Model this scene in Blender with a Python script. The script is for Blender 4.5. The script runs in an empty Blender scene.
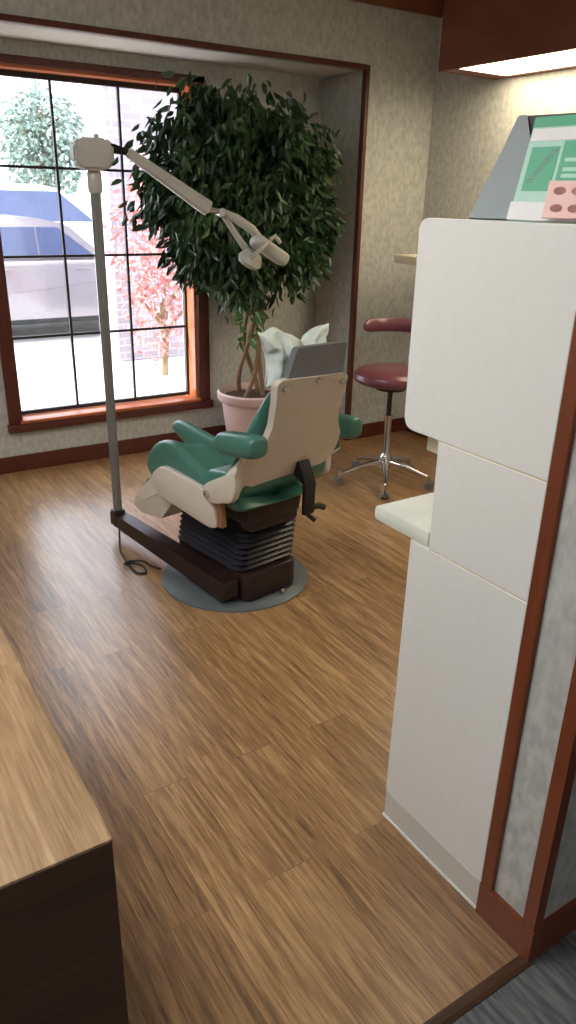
import bpy, bmesh, math, random
from math import sin, cos, pi, radians as RD
from mathutils import Vector, Matrix
random.seed(7)
SC = bpy.context.scene
COL = SC.collection

# ------------------------------------------------------------------ materials
def lin(c):
    return tuple(((v/255)/12.92 if v/255 <= .04045 else ((v/255+.055)/1.055)**2.4) for v in c)

def mat(name, rgb, rough=.5, metal=0., noise=None, bump=0., spec=.5, scale=(1, 1, 1), detail=4, emit=None, coat=0.):
    """Principled material; noise=(scale, rgb2, lo, hi) mixes a second colour through a noise texture."""
    m = bpy.data.materials.new(name); m.use_nodes = True
    nt = m.node_tree; b = nt.nodes['Principled BSDF']
    b.inputs['Base Color'].default_value = (*lin(rgb), 1)
    b.inputs['Roughness'].default_value = rough
    b.inputs['Metallic'].default_value = metal
    b.inputs['Specular IOR Level'].default_value = spec
    b.inputs['Coat Weight'].default_value = coat
    if emit:
        b.inputs['Emission Color'].default_value = (*emit[0], 1)
        b.inputs['Emission Strength'].default_value = emit[1]
    if noise:
        tc = nt.nodes.new('ShaderNodeTexCoord'); mp = nt.nodes.new('ShaderNodeMapping')
        mp.inputs['Scale'].default_value = scale
        nt.links.new(tc.outputs['Object'], mp.inputs[0])
        n = nt.nodes.new('ShaderNodeTexNoise'); n.inputs['Scale'].default_value = noise[0]
        n.inputs['Detail'].default_value = detail
        nt.links.new(mp.outputs[0], n.inputs['Vector'])
        r = nt.nodes.new('ShaderNodeValToRGB')
        r.color_ramp.elements[0].position = noise[2]; r.color_ramp.elements[0].color = (*lin(rgb), 1)
        r.color_ramp.elements[1].position = noise[3]; r.color_ramp.elements[1].color = (*lin(noise[1]), 1)
        nt.links.new(n.outputs['Fac'], r.inputs[0]); nt.links.new(r.outputs[0], b.inputs['Base Color'])
        if bump:
            bp = nt.nodes.new('ShaderNodeBump'); bp.inputs['Strength'].default_value = bump
            bp.inputs['Distance'].default_value = .004
            nt.links.new(n.outputs['Fac'], bp.inputs['Height']); nt.links.new(bp.outputs[0], b.inputs['Normal'])
    return m

def planks_mat(name, dark, mid, light, rough, pw=.15, pl=1.22):
    """Wood planks running along Y: brick cells for the boards, stretched noise for the grain."""
    m = bpy.data.materials.new(name); m.use_nodes = True
    nt = m.node_tree; N = nt.nodes; L = nt.links; b = N['Principled BSDF']
    tc = N.new('ShaderNodeTexCoord')
    rot = N.new('ShaderNodeMapping'); rot.inputs['Rotation'].default_value = (0, 0, RD(90))
    L.new(tc.outputs['Object'], rot.inputs[0])
    br = N.new('ShaderNodeTexBrick')
    br.inputs['Color1'].default_value = (0, 0, 0, 1); br.inputs['Color2'].default_value = (1, 1, 1, 1)
    br.inputs['Mortar'].default_value = (.5, .5, .5, 1)
    br.inputs['Scale'].default_value = 1; br.inputs['Mortar Size'].default_value = .0012
    br.inputs['Brick Width'].default_value = pl; br.inputs['Row Height'].default_value = pw
    br.offset = .37
    L.new(rot.outputs[0], br.inputs['Vector'])
    # per-plank offset of the grain
    sep = N.new('ShaderNodeMapping'); sep.inputs['Scale'].default_value = (30, 1.7, 1)
    off = N.new('ShaderNodeVectorMath'); off.operation = 'MULTIPLY_ADD'
    L.new(br.outputs['Color'], off.inputs[0]); off.inputs[1].default_value = (3.1, 7.7, 1)
    L.new(tc.outputs['Object'], off.inputs[2]); L.new(off.outputs[0], sep.inputs[0])
    n1 = N.new('ShaderNodeTexNoise'); n1.inputs['Scale'].default_value = 1.6; n1.inputs['Detail'].default_value = 6
    n1.inputs['Roughness'].default_value = .62; n1.inputs['Distortion'].default_value = .6
    L.new(sep.outputs[0], n1.inputs['Vector'])
    sep2 = N.new('ShaderNodeMapping'); sep2.inputs['Scale'].default_value = (110, 5., 1)
    L.new(off.outputs[0], sep2.inputs[0])
    n2 = N.new('ShaderNodeTexNoise'); n2.inputs['Scale'].default_value = 2; n2.inputs['Detail'].default_value = 4
    L.new(sep2.outputs[0], n2.inputs['Vector'])
    mx = N.new('ShaderNodeMix'); mx.data_type = 'FLOAT'; mx.inputs['Factor'].default_value = .38
    L.new(n1.outputs['Fac'], mx.inputs['A']); L.new(n2.outputs['Fac'], mx.inputs['B'])
    ad = N.new('ShaderNodeMath'); ad.operation = 'MULTIPLY_ADD'
    L.new(br.outputs['Color'], ad.inputs[0]); ad.inputs[1].default_value = .10; L.new(mx.outputs['Result'], ad.inputs[2])
    r = N.new('ShaderNodeValToRGB')
    e = r.color_ramp.elements
    e[0].position = .40; e[0].color = (*lin(dark), 1); e[1].position = .70; e[1].color = (*lin(light), 1)
    k = e.new(.54); k.color = (*lin(mid), 1)
    L.new(ad.outputs[0], r.inputs[0])
    dk = N.new('ShaderNodeMix'); dk.data_type = 'RGBA'; dk.blend_type = 'MULTIPLY'
    sc = N.new('ShaderNodeMath'); sc.operation = 'MULTIPLY'; sc.inputs[1].default_value = .45
    L.new(br.outputs['Fac'], sc.inputs[0]); L.new(sc.outputs[0], dk.inputs['Factor'])
    L.new(r.outputs[0], dk.inputs['A']); dk.inputs['B'].default_value = (.25, .18, .12, 1)
    L.new(dk.outputs['Result'], b.inputs['Base Color'])
    b.inputs['Roughness'].default_value = rough; b.inputs['Specular IOR Level'].default_value = .8
    bp = N.new('ShaderNodeBump'); bp.inputs['Strength'].default_value = .12; bp.inputs['Distance'].default_value = .002
    L.new(n2.outputs['Fac'], bp.inputs['Height']); L.new(bp.outputs[0], b.inputs['Normal'])
    return m

M = {}
M['planks'] = planks_mat('vinyl_planks', (98, 72, 47), (143, 108, 72), (182, 147, 104), .30)
M['desk_top'] = planks_mat('desk_laminate', (132, 104, 74), (164, 134, 100), (190, 162, 128), .30, pw=.19)
M['desk_dark'] = mat('desk_front_laminate', (62, 40, 25), .45, noise=(3, (82, 54, 33), .3, .7), scale=(1, 1, 14))
M['wallpaper'] = mat('wallpaper', (166, 167, 162), .8, noise=(44, (190, 191, 186), .34, .66), bump=.2, scale=(1, 1, .6), detail=8)
M['wallpaper_dim'] = M['wallpaper']
M['ceiling'] = mat('ceiling_paint', (196, 190, 184), .9, noise=(60, (205, 200, 194), .4, .6), bump=.3)
M['redwood'] = mat('red_brown_wood', (74, 34, 26), .38, noise=(5, (94, 45, 33), .3, .7), scale=(5, 5, .6))  # dark copy of the trim wood, window-side shade put into its colour
M['redwood2'] = mat('red_brown_trim', (102, 49, 28), .38, noise=(5, (120, 61, 36), .3, .7), scale=(5, 5, .6))  # same wood coloured brighter, as if more light reached the partition
M['darkwood'] = mat('dark_brown_wood', (100, 50, 30), .4, noise=(4, (120, 64, 39), .3, .7), scale=(3, .5, 3))
M['carpet'] = mat('grey_carpet', (74, 76, 78), .95, noise=(9, (112, 112, 112), .35, .65), bump=.5, scale=(9, 1, 1), detail=8)
M['laminate'] = mat('white_laminate', (221, 222, 218), .38, noise=(40, (224, 225, 221), .3, .7))
M['laminate_edge'] = mat('cream_edge_band', (222, 212, 188), .45)
M['seam'] = mat('tan_seam', (206, 184, 142), .5, noise=(12, (198, 176, 134), .3, .7))
M['counter'] = mat('pale_counter', (226, 229, 216), .3, noise=(9, (214, 220, 208), .4, .65))
M['kick'] = mat('pale_grey_kick', (200, 198, 190), .4)
M['teal'] = mat('teal_vinyl', (62, 110, 98), .33, noise=(30, (68, 118, 106), .3, .7), bump=.05)
M['shell'] = mat('off_white_plastic', (208, 199, 187), .38, noise=(12, (203, 194, 181), .3, .7))
M['black'] = mat('black_rubber', (15, 14, 15), .5, noise=(20, (20, 19, 20), .3, .7))
M['bellow'] = mat('black_bellows', (34, 34, 44), .33, noise=(20, (40, 40, 50), .3, .7))
M['arm_dark'] = mat('dark_brown_enamel', (36, 24, 22), .4, noise=(9, (42, 28, 26), .3, .7))
M['base_grey'] = mat('grey_green_base', (90, 98, 100), .4, noise=(14, (82, 90, 92), .3, .7))
M['head_grey'] = mat('grey_vinyl', (112, 114, 118), .45, noise=(14, (106, 108, 112), .3, .7))
M['chrome'] = mat('chrome', (215, 215, 220), .14, 1, noise=(6, (205, 205, 212), .3, .7))
M['steel'] = mat('grey_enamel_tube', (128, 128, 126), .34, .35, noise=(6, (122, 122, 120), .3, .7))
M['lamp_cream'] = mat('cream_enamel', (176, 173, 164), .4, noise=(6, (168, 165, 156), .3, .7))
M['towel'] = mat('pale_mint_cloth', (224, 234, 230), .85, noise=(60, (214, 226, 221), .3, .7), bump=.3)
M['maroon'] = mat('maroon_vinyl', (116, 66, 76), .3, noise=(18, (108, 60, 70), .3, .7))
M['pot'] = mat('dusty_pink_pot', (204, 176, 172), .6, noise=(7, (196, 167, 163), .3, .7))
M['soil'] = mat('dark_soil', (52, 40, 32), .95, noise=(40, (80, 62, 48), .3, .7), bump=.8)
M['bark'] = mat('pale_brown_bark', (112, 88, 68), .8, noise=(14, (140, 114, 88), .3, .7), bump=.4, scale=(1, 1, .3))
M['leaf'] = mat('ficus_leaf', (30, 58, 32), .42, noise=(5, (60, 94, 48), .38, .72))
M['stem'] = mat('green_leaf_pale', (72, 112, 60), .5, noise=(5, (92, 128, 70), .3, .7))
M['cord'] = mat('black_cord', (30, 28, 30), .5, noise=(30, (38, 36, 38), .3, .7))
M['shelf'] = mat('cream_shelf', (246, 236, 208), .5, noise=(12, (242, 231, 202), .3, .7))
M['easel'] = mat('grey_board', (142, 152, 154), .5, noise=(12, (136, 146, 148), .3, .7))
M['easel_dark'] = mat('dark_grey_board', (74, 68, 72), .6, noise=(12, (80, 74, 78), .3, .7))
M['br_green'] = mat('brochure_green', (96, 172, 140), .45, noise=(9, (104, 178, 146), .3, .7))
M['br_mint'] = mat('brochure_mint', (172, 212, 196), .45, noise=(9, (178, 216, 200), .3, .7))
M['br_white'] = mat('brochure_white', (228, 226, 226), .5, noise=(9, (222, 220, 220), .3, .7))
M['br_pink'] = mat('card_pink', (226, 186, 178), .5, noise=(9, (220, 178, 170), .3, .7))
M['br_red'] = mat('card_rose', (196, 134, 128), .5, noise=(9, (186, 124, 118), .3, .7))
M['br_grey'] = mat('brochure_sketch', (110, 140, 128), .5, noise=(30, (130, 158, 146), .3, .7))
M['ground'] = mat('pale_concrete', (206, 204, 200), .9, noise=(3, (192, 190, 186), .3, .7), bump=.2)
M['brick'] = None
M['car_silver'] = mat('silver_car_paint', (146, 140, 146), .25, .35, noise=(3, (142, 136, 142), .3, .7), coat=.6)
M['car_white'] = mat('white_car_paint', (216, 216, 220), .25, 0, noise=(3, (212, 212, 216), .3, .7), coat=.6)
M['car_glass'] = mat('tinted_car_glass', (62, 72, 104), .08, 0, noise=(2, (72, 82, 116), .3, .7))
M['tyre'] = mat('tyre_rubber', (34, 34, 36), .8, noise=(20, (40, 40, 42), .3, .7))
M['maple'] = mat('red_maple_leaf', (176, 108, 108), .6, noise=(4, (192, 138, 134), .3, .7))
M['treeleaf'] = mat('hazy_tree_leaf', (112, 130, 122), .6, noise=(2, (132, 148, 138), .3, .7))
M['hedge'] = mat('shrub_leaf', (96, 116, 84), .6, noise=(3, (120, 138, 104), .3, .7))
M['muntin'] = mat('black_window_bar', (34, 30, 32), .5, noise=(20, (40, 36, 38), .3, .7))
M['sill'] = mat('sill_wood', (170, 92, 52), .3, noise=(5, (188, 106, 64), .3, .7), scale=(.6, 4, 4))
M['lens'] = mat('lit_light_lens', (255, 244, 226), .5, emit=((1, .84, .58), 10.), noise=(20, (255, 246, 230), .3, .7))
M['troffer'] = mat('lit_troffer_lens', (255, 250, 240), .5, emit=((1, .985, .97), 19.), noise=(20, (255, 250, 242), .3, .7))  # glow of the added ceiling panels
M['stone'] = mat('grey_stone', (120, 116, 124), .9, noise=(8, (96, 92, 100), .3, .7), bump=.5)

def brick_mat():
    m = bpy.data.materials.new('lavender_brick'); m.use_nodes = True
    nt = m.node_tree; b = nt.nodes['Principled BSDF']
    tc = nt.nodes.new('ShaderNodeTexCoord')
    mp = nt.nodes.new('ShaderNodeMapping'); mp.inputs['Rotation'].default_value = (RD(90), 0, 0)
    nt.links.new(tc.outputs['Object'], mp.inputs[0])
    br = nt.nodes.new('ShaderNodeTexBrick')
    br.inputs['Color1'].default_value = (*lin((140, 130, 139)), 1)
    br.inputs['Color2'].default_value = (*lin((152, 142, 151)), 1)
    br.inputs['Mortar'].default_value = (*lin((166, 160, 166)), 1)
    br.inputs['Scale'].default_value = 1; br.inputs['Brick Width'].default_value = .21
    br.inputs['Row Height'].default_value = .075; br.inputs['Mortar Size'].default_value = .008
    nt.links.new(mp.outputs[0], br.inputs['Vector']); nt.links.new(br.outputs['Color'], b.inputs['Base Color'])
    b.inputs['Roughness'].default_value = .9
    return m
M['brick'] = brick_mat()

def glass_mat():
    m = bpy.data.materials.new('window_glass'); m.use_nodes = True
    nt = m.node_tree; nt.nodes.clear()
    o = nt.nodes.new('ShaderNodeOutputMaterial'); mx = nt.nodes.new('ShaderNodeMixShader')
    t = nt.nodes.new('ShaderNodeBsdfTransparent'); g = nt.nodes.new('ShaderNodeBsdfGlossy')
    g.inputs['Roughness'].default_value = .03
    t.inputs['Color'].default_value = (.97, .98, .98, 1)
    mx.inputs['Fac'].default_value = .05
    nt.links.new(t.outputs[0], mx.inputs[1]); nt.links.new(g.outputs[0], mx.inputs[2]); nt.links.new(mx.outputs[0], o.inputs[0])
    return m
M['glass'] = glass_mat()

# ------------------------------------------------------------------ geometry helpers
def nb(): return bmesh.new()

def merge(dst, src):
    me = bpy.data.meshes.new('tmp'); src.to_mesh(me); src.free(); dst.from_mesh(me); bpy.data.meshes.remove(me)

def add_box(bm, lo, hi, bev=0., seg=2, rot=None, pivot=None):
    t = bmesh.new()
    bmesh.ops.create_cube(t, size=1)
    for v in t.verts:
        v.co = Vector([lo[i] + (v.co[i]+.5)*(hi[i]-lo[i]) for i in range(3)])
    if bev:
        bmesh.ops.bevel(t, geom=list(t.edges), offset=bev, segments=seg, profile=.5, affect='EDGES')
    if rot is not None:
        p = Vector(pivot) if pivot else (Vector(lo)+Vector(hi))/2
        for v in t.verts: v.co = rot @ (v.co - p) + p
    merge(bm, t); return bm

def add_prism(bm, pts, axis, a0, a1, bev=0., seg=2):
    """Closed 2-D outline pushed along an axis. axis 'x': pts are (y,z); 'y': (x,z); 'z': (x,y)."""
    t = bmesh.new()
    def P(p, a):
        return {'x': (a, p[0], p[1]), 'y': (p[0], a, p[1]), 'z': (p[0], p[1], a)}[axis]
    A = [t.verts.new(P(p, a0)) for p in pts]; B = [t.verts.new(P(p, a1)) for p in pts]
    n = len(pts)
    t.faces.new(A); t.faces.new(B[::-1])
    for i in range(n): t.faces.new((A[i], B[i], B[(i+1) % n], A[(i+1) % n]))
    bmesh.ops.recalc_face_normals(t, faces=t.faces)
    if bev:
        ed = [e for e in t.edges if abs(Vector(e.verts[0].co - e.verts[1].co)['xyz'.index(axis)]) < 1e-6]
        bmesh.ops.bevel(t, geom=ed, offset=bev, segments=seg, profile=.5, affect='EDGES')
    merge(bm, t); return bm

def round_poly(pts, r, seg=5):
    """Round the corners of an outline; r is one radius or one per corner."""
    out = []; n = len(pts)
    for i in range(n):
        rr = r[i] if isinstance(r, (list, tuple)) else r
        p = Vector(pts[i]); a = Vector(pts[i-1]); b = Vector(pts[(i+1) % n])
        if rr <= 0: out.append(tuple(p)); continue
        d1 = (a-p); d2 = (b-p); q = min(rr, d1.length*.49, d2.length*.49)
        s = p + d1.normalized()*q; e = p + d2.normalized()*q
        for k in range(seg+1):
            u = k/seg
            out.append(tuple(s*(1-u)**2 + p*2*u*(1-u) + e*u*u))
    return out

def add_tube(bm, path, rad, seg=12, caps=True):
    """Tube along a list of points; rad is a number or one per point."""
    t = bmesh.new(); P = [Vector(p) for p in path]; n = len(P)
    R = rad if isinstance(rad, (list, tuple)) else [rad]*n
    up = None; rings = []
    for i in range(n):
        d = (P[min(i+1, n-1)] - P[max(i-1, 0)]).normalized()
        if up is None:
            up = Vector((0, 0, 1)) if abs(d.z) < .9 else Vector((1, 0, 0))
        x = d.cross(up)
        if x.length < 1e-5: x = d.orthogonal()
        x.normalize(); y = x.cross(d).normalized(); up = y
        rings.append([t.verts.new(P[i] + (x*cos(2*pi*k/seg) + y*sin(2*pi*k/seg))*R[i]) for k in range(seg)])
    for a, b in zip(rings, rings[1:]):
        for k in range(seg): t.faces.new((a[k], a[(k+1) % seg], b[(k+1) % seg], b[k]))
    if caps:
        t.faces.new(rings[0][::-1]); t.faces.new(rings[-1])
    bmesh.ops.recalc_face_normals(t, faces=t.faces)
    merge(bm, t); return bm

def add_lathe(bm, prof, c=(0, 0, 0), seg=32, axis=None):
    """Profile of (radius, height) turned about the vertical through c (or about another axis)."""
    t = bmesh.new(); rings = []
    for r, z in prof:
        if r < 1e-5: rings.append([t.verts.new((0, 0, z))])
        else: rings.append([t.verts.new((r*cos(2*pi*k/seg), r*sin(2*pi*k/seg), z)) for k in range(seg)])
    for a, b in zip(rings, rings[1:]):
        for k in range(seg):
            q = (k+1) % seg
            if len(a) == 1 and len(b) == 1: continue
            if len(a) == 1: t.faces.new((a[0], b[k], b[q]))
            elif len(b) == 1: t.faces.new((a[k], a[q], b[0]))
            else: t.faces.new((a[k], a[q], b[q], b[k]))
    if len(rings[0]) > 1: t.faces.new(rings[0][::-1])
    if len(rings[-1]) > 1: t.faces.new(rings[-1])
    bmesh.ops.recalc_face_normals(t, faces=t.faces)
    q = Vector((0, 0, 1)).rotation_difference(Vector(axis).normalized()).to_matrix() if axis else Matrix.Identity(3)
    for v in t.verts: v.co = q @ v.co + Vector(c)
    merge(bm, t); return bm

def add_loft(bm, rings, caps=True):
    t = bmesh.new(); R = [[t.verts.new(p) for p in r] for r in rings]
    n = len(R[0])
    for a, b in zip(R, R[1:]):
        for k in range(n): t.faces.new((a[k], a[(k+1) % n], b[(k+1) % n], b[k]))
    if caps: t.faces.new(R[0][::-1]); t.faces.new(R[-1])
    bmesh.ops.recalc_face_normals(t, faces=t.faces)
    merge(bm, t); return bm

def obj(name, bm, m, parent=None, smooth=True, sub=0):
    me = bpy.data.meshes.new(name); bm.to_mesh(me); bm.free()
    if smooth:
        for p in me.polygons: p.use_smooth = True
    o = bpy.data.objects.new(name, me); COL.objects.link(o)
    me.materials.append(M[m] if isinstance(m, str) else m)
    if sub:
        s = o.modifiers.new('s', 'SUBSURF'); s.levels = sub; s.render_levels = sub
    if smooth:
        try: me.set_sharp_from_angle(angle=RD(38))
        except Exception: pass
    if parent: o.parent = parent
    return o

def thing(name, label, cat, loc=(0, 0, 0), rz=0., group=None):
    o = bpy.data.objects.new(name, None); COL.objects.link(o)
    o.location = loc; o.rotation_euler = (0, 0, rz); o.empty_display_size = .1
    o['label'] = label; o['category'] = cat
    if group: o['group'] = group
    return o

def tag(o, label, cat, group=None):
    o['label'] = label; o['category'] = cat
    if group: o['group'] = group
    return o

def struct(name, bm, m, parent=None, smooth=False, label=None):
    o = obj(name, bm, m, parent, smooth)
    if parent is None:
        o['kind'] = 'structure'
    if label: o['label'] = label
    return o

def box_struct(name, lo, hi, m, bev=0., label=None):
    return struct(name, add_box(nb(), lo, hi, bev), m, label=label)

# ------------------------------------------------------------------ layout constants
WY = 4.73        # window wall inside the alcove
MY = 4.26        # wall the alcove opens through
AX0, AX1 = -.6, 3.285   # alcove sides
AZ = 2.405       # alcove ceiling
RX = 3.86        # right wall
LX = -2.6        # left wall
CZ = 2.92        # ceiling
PY0, PY1 = .713, .863   # partition faces
PX = 1.174       # partition end (jamb)
BY = -2.4        # hall back wall
GX0, GX1, GZ0, GZ1 = 1.077, 2.288, .342, 2.272   # window opening
GY = 4.85

# ------------------------------------------------------------------ room shell
box_struct('floor', (LX, PY0, -.06), (RX, WY+.12, 0), 'planks', label='wood-look vinyl plank floor')
box_struct('floor_carpet', (LX, BY, -.06), (RX, PY0, -.002), 'carpet', label='dark grey carpet in the hall')
bm = nb()
add_prism(bm, [(PY0-.02, -.001), (PY0-.02, .002), (PY0-.01, .005), (PY0+.004, .005), (PY0+.012, .001)], 'x', LX, PX-.001)
struct('trim_1', bm, 'desk_dark', label='dark transition strip between planks and carpet')

bm = nb()   # window wall with its opening
add_box(bm, (AX0-.12, WY, -.06), (GX0-.02, WY+.22, CZ)); add_box(bm, (GX1+.02, WY, -.06), (AX1+.12, WY+.22, CZ))
add_box(bm, (GX0-.02, WY, -.06), (GX1+.02, WY+.22, GZ0-.02)); add_box(bm, (GX0-.02, WY, GZ1+.02), (GX1+.02, WY+.22, CZ))
struct('wall_window', bm, 'wallpaper', label='wallpapered alcove wall around the window')
bm = nb()   # main wall with the alcove opening, and the alcove returns
add_box(bm, (LX-.12, MY, -.06), (AX0, WY, CZ)); add_box(bm, (AX1, MY, -.06), (RX+.12, WY, CZ))
add_box(bm, (AX0, MY, AZ), (AX1, MY+.1, CZ))
struct('wall_far', bm, 'wallpaper', label='wallpapered wall framing the window alcove')
box_struct('ceiling_alcove', (AX0, MY+.1, AZ), (AX1, WY, AZ+.1), 'ceiling', label='pale alcove ceiling')
box_struct('wall_right', (RX, BY, -.06), (RX+.12, MY, CZ), 'wallpaper')
box_struct('wall_left', (LX-.12, BY, -.06), (LX, MY, CZ), 'wallpaper')
box_struct('wall_back', (LX-.12, BY-.12, -.06), (RX+.12, BY, CZ), 'wallpaper')
box_struct('ceiling', (LX-.12, BY-.12, CZ), (RX+.12, WY+.22, CZ+.1), 'ceiling')
box_struct('wall_partition', (PX, PY0, 0), (RX, PY1, CZ), 'wallpaper', label='wallpapered partition end beside the white cabinet')
box_struct('wall_header', (LX, PY0, 2.45), (PX, PY1, CZ), 'wallpaper')

# jamb trims and base of the partition end
T = .011
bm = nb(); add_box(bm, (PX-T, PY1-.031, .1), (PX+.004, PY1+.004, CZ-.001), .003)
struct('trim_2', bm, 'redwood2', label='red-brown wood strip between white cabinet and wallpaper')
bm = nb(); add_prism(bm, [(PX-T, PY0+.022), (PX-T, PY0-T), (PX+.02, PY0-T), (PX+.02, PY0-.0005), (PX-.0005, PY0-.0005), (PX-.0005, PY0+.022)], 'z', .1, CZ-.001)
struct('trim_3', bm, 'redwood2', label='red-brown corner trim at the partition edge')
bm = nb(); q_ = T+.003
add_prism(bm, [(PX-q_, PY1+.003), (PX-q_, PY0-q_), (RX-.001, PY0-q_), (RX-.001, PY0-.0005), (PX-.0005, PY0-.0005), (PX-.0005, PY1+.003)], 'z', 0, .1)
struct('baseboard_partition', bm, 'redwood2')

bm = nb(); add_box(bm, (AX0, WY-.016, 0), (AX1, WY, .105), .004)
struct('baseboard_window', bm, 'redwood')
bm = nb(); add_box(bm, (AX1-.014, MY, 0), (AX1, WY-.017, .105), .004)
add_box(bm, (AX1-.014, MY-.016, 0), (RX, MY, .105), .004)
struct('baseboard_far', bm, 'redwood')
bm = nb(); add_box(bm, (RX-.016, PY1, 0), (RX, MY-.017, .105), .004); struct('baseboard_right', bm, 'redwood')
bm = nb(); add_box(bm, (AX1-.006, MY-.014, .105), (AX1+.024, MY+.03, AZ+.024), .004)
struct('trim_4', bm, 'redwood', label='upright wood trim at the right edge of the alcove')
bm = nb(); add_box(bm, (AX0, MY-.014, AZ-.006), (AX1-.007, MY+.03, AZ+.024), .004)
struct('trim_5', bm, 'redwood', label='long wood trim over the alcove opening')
bm = nb(); add_prism(bm, [(MY-.001, 2.745), (MY-.02, 2.745), (MY-.03, 2.77), (MY-.075, 2.86), (MY-.095, 2.88), (MY-.095, CZ-.001), (MY-.001, CZ-.001)], 'x', LX+.001, RX-.001)
struct('trim_6', bm, 'darkwood', label='dark brown crown moulding')

# window
w = thing('window_1', 'large window of twelve panes in a red-brown frame', 'window', (0, 0, 0)); w['kind'] = 'structure'
del w['category']
bm = nb()   # casing on the wall
cx0, cx1, cz0, cz1 = .993, 2.392, .262, 2.33
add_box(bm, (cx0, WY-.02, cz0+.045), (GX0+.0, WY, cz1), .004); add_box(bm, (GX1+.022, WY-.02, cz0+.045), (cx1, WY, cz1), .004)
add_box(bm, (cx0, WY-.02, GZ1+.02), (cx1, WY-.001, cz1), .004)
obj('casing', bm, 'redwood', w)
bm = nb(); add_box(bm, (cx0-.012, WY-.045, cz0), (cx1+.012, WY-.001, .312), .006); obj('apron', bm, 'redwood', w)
bm = nb(); add_box(bm, (GX0-.018, WY-.04, .313), (GX1+.021, GY+.03, .333), .004); obj('sill', bm, 'sill', w)
bm = nb()
add_box(bm, (GX1, WY-.001, .334), (GX1+.019, GY+.03, GZ1+.018)); add_box(bm, (GX0-.018, WY-.001, .334), (GX0, GY+.03, GZ1+.018))
add_box(bm, (GX0, WY-.001, GZ1), (GX1, GY+.03, GZ1+.018)); obj('jamb', bm, 'sill', w)
bm = nb()
f = .018
add_box(bm, (GX0, GY-.015, GZ0-.006), (GX0+f, GY+.015, GZ1)); add_box(bm, (GX1-f, GY-.015, GZ0-.006), (GX1, GY+.015, GZ1))
add_box(bm, (GX0+f, GY-.015, GZ0-.006), (GX1-f, GY+.015, GZ0+.014)); add_box(bm, (GX0+f, GY-.015, GZ1-.03), (GX1-f, GY+.015, GZ1))
obj('sash', bm, 'muntin', w)
for x in (1.472, 1.878):
    bm = nb(); add_box(bm, (x-.0075, GY-.012, GZ0+.014), (x+.0075, GY+.006, GZ1-.03)); obj('muntin', bm, 'muntin', w)
for z in (.817, 1.294, 1.788):
    bm = nb(); add_box(bm, (GX0+f, GY-.010, z-.0075), (GX1-f, GY+.004, z+.0075)); obj('muntin', bm, 'muntin', w)
bm = nb(); add_box(bm, (GX0+f, GY+.008, GZ0+.014), (GX1-f, GY+.012, GZ1-.03)); obj('pane', bm, 'glass', w)

# wooden soffit with its light, on the right wall
SX, SY, SZ = 3.385, 3.715, 2.345
bm = nb()
add_box(bm, (SX, .864, SZ), (SX+.022, SY, CZ-.001), .003)
add_box(bm, (SX+.022, SY-.022, SZ), (RX-.001, SY, CZ-.001), .003)
add_box(bm, (SX+.022, SY-.12, SZ+.004), (RX-.001, SY-.022, SZ+.02))
add_box(bm, (RX-.05, .864, SZ+.002), (RX-.001, SY-.12, SZ+.02))
add_box(bm, (SX+.022, .864, SZ+.16), (RX-.001, SY-.022, SZ+.18))
struct('soffit', bm, 'darkwood', label='dark brown wooden soffit box along the right wall')
t = thing('soffit_light', 'lit light lens in the underside of the brown wooden soffit', 'light', (3.62, 2.4, SZ))
bm = nb(); add_box(bm, (-.211, -1.5, .006), (.185, 1.19, .014)); obj('lens', bm, 'lens', t, smooth=False)
bm = nb(); add_box(bm, (-.2, -1.49, .015), (.18, 1.18, .1), .01); obj('housing', bm, 'laminate', t)

# ------------------------------------------------------------------ dental chair
CO = (1.52, 2.77, 0); CR = RD(9)
ch = thing('dental_chair', 'teal and off-white dental chair on a round grey floor plate', 'dental chair', CO, CR)
bm = nb(); add_lathe(bm, [(0, 0), (.345, 0), (.345, .006), (.335, .013), (0, .014)], seg=56); obj('base_plate', bm, 'base_grey', ch)
bm = nb(); add_prism(bm, round_poly([(-.15, -.27), (.15, -.27), (.17, .27), (-.13, .30)], .05), 'z', .0145, .15, .012); obj('base_housing', bm, 'arm_dark', ch)
bm = nb()   # pleated bellows
rings = []
nlev = 9
def rrect(x0, x1, y0, y1, z, r=.05, n=5):
    out = []
    for cx, cy, a0 in ((x1-r, y1-r, 0), (x0+r, y1-r, 90), (x0+r, y0+r, 180), (x1-r, y0+r, 270)):
        for k in range(n+1):
            a = RD(a0 + 90*k/n); out.append((cx + r*cos(a), cy + r*sin(a), z))
    return out
for i in range(nlev*2+1):
    u = i/(nlev*2); e = .016 if i % 2 else 0.
    z = .151 + u*.245
    rings.append(rrect(-.155-e+.02*u, .15+e-.0*u, -.225-e-.03*u, .24+e-.03*u, z + (.25-.0)*0))
add_loft(bm, rings); obj('bellows', bm, 'bellow', ch)
bm = nb()
add_prism(bm, round_poly([(-.30, .40), (.14, .397), (.24, .44), (.20, .485), (-.28, .50), (-.32, .49)], .02), 'x', -.17, .12, .01)
add_box(bm, (-.15, -.30, .36), (.12, -.22, .50), .02)
obj('seat_carriage', bm, 'black', ch)
# white skirts of the seat
sk = [(.275, .494), (.205, .548), (.13, .552), (-.10, .536), (-.185, .497), (-.215, .392), (-.17, .374), (-.08, .378), (.235, .402), (.285, .445)]
bm = nb(); add_prism(bm, round_poly(sk, .03), 'x', -.262, -.225, .008); obj('seat_skirt', bm, 'shell', ch)
bm = nb(); add_prism(bm, round_poly(sk, .03), 'x', .150, .187, .008); obj('seat_skirt', bm, 'shell', ch)
bm = nb(); add_prism(bm, [(-.235, .525), (-.213, .53), (-.200, .50), (-.222, .392), (-.245, .40)], 'x', -.258, -.23, .004); obj('skirt_edge', bm, mat('skirt_brown_edge', (142, 104, 66), .45, noise=(10, (132, 96, 60), .3, .7)), ch)

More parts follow.
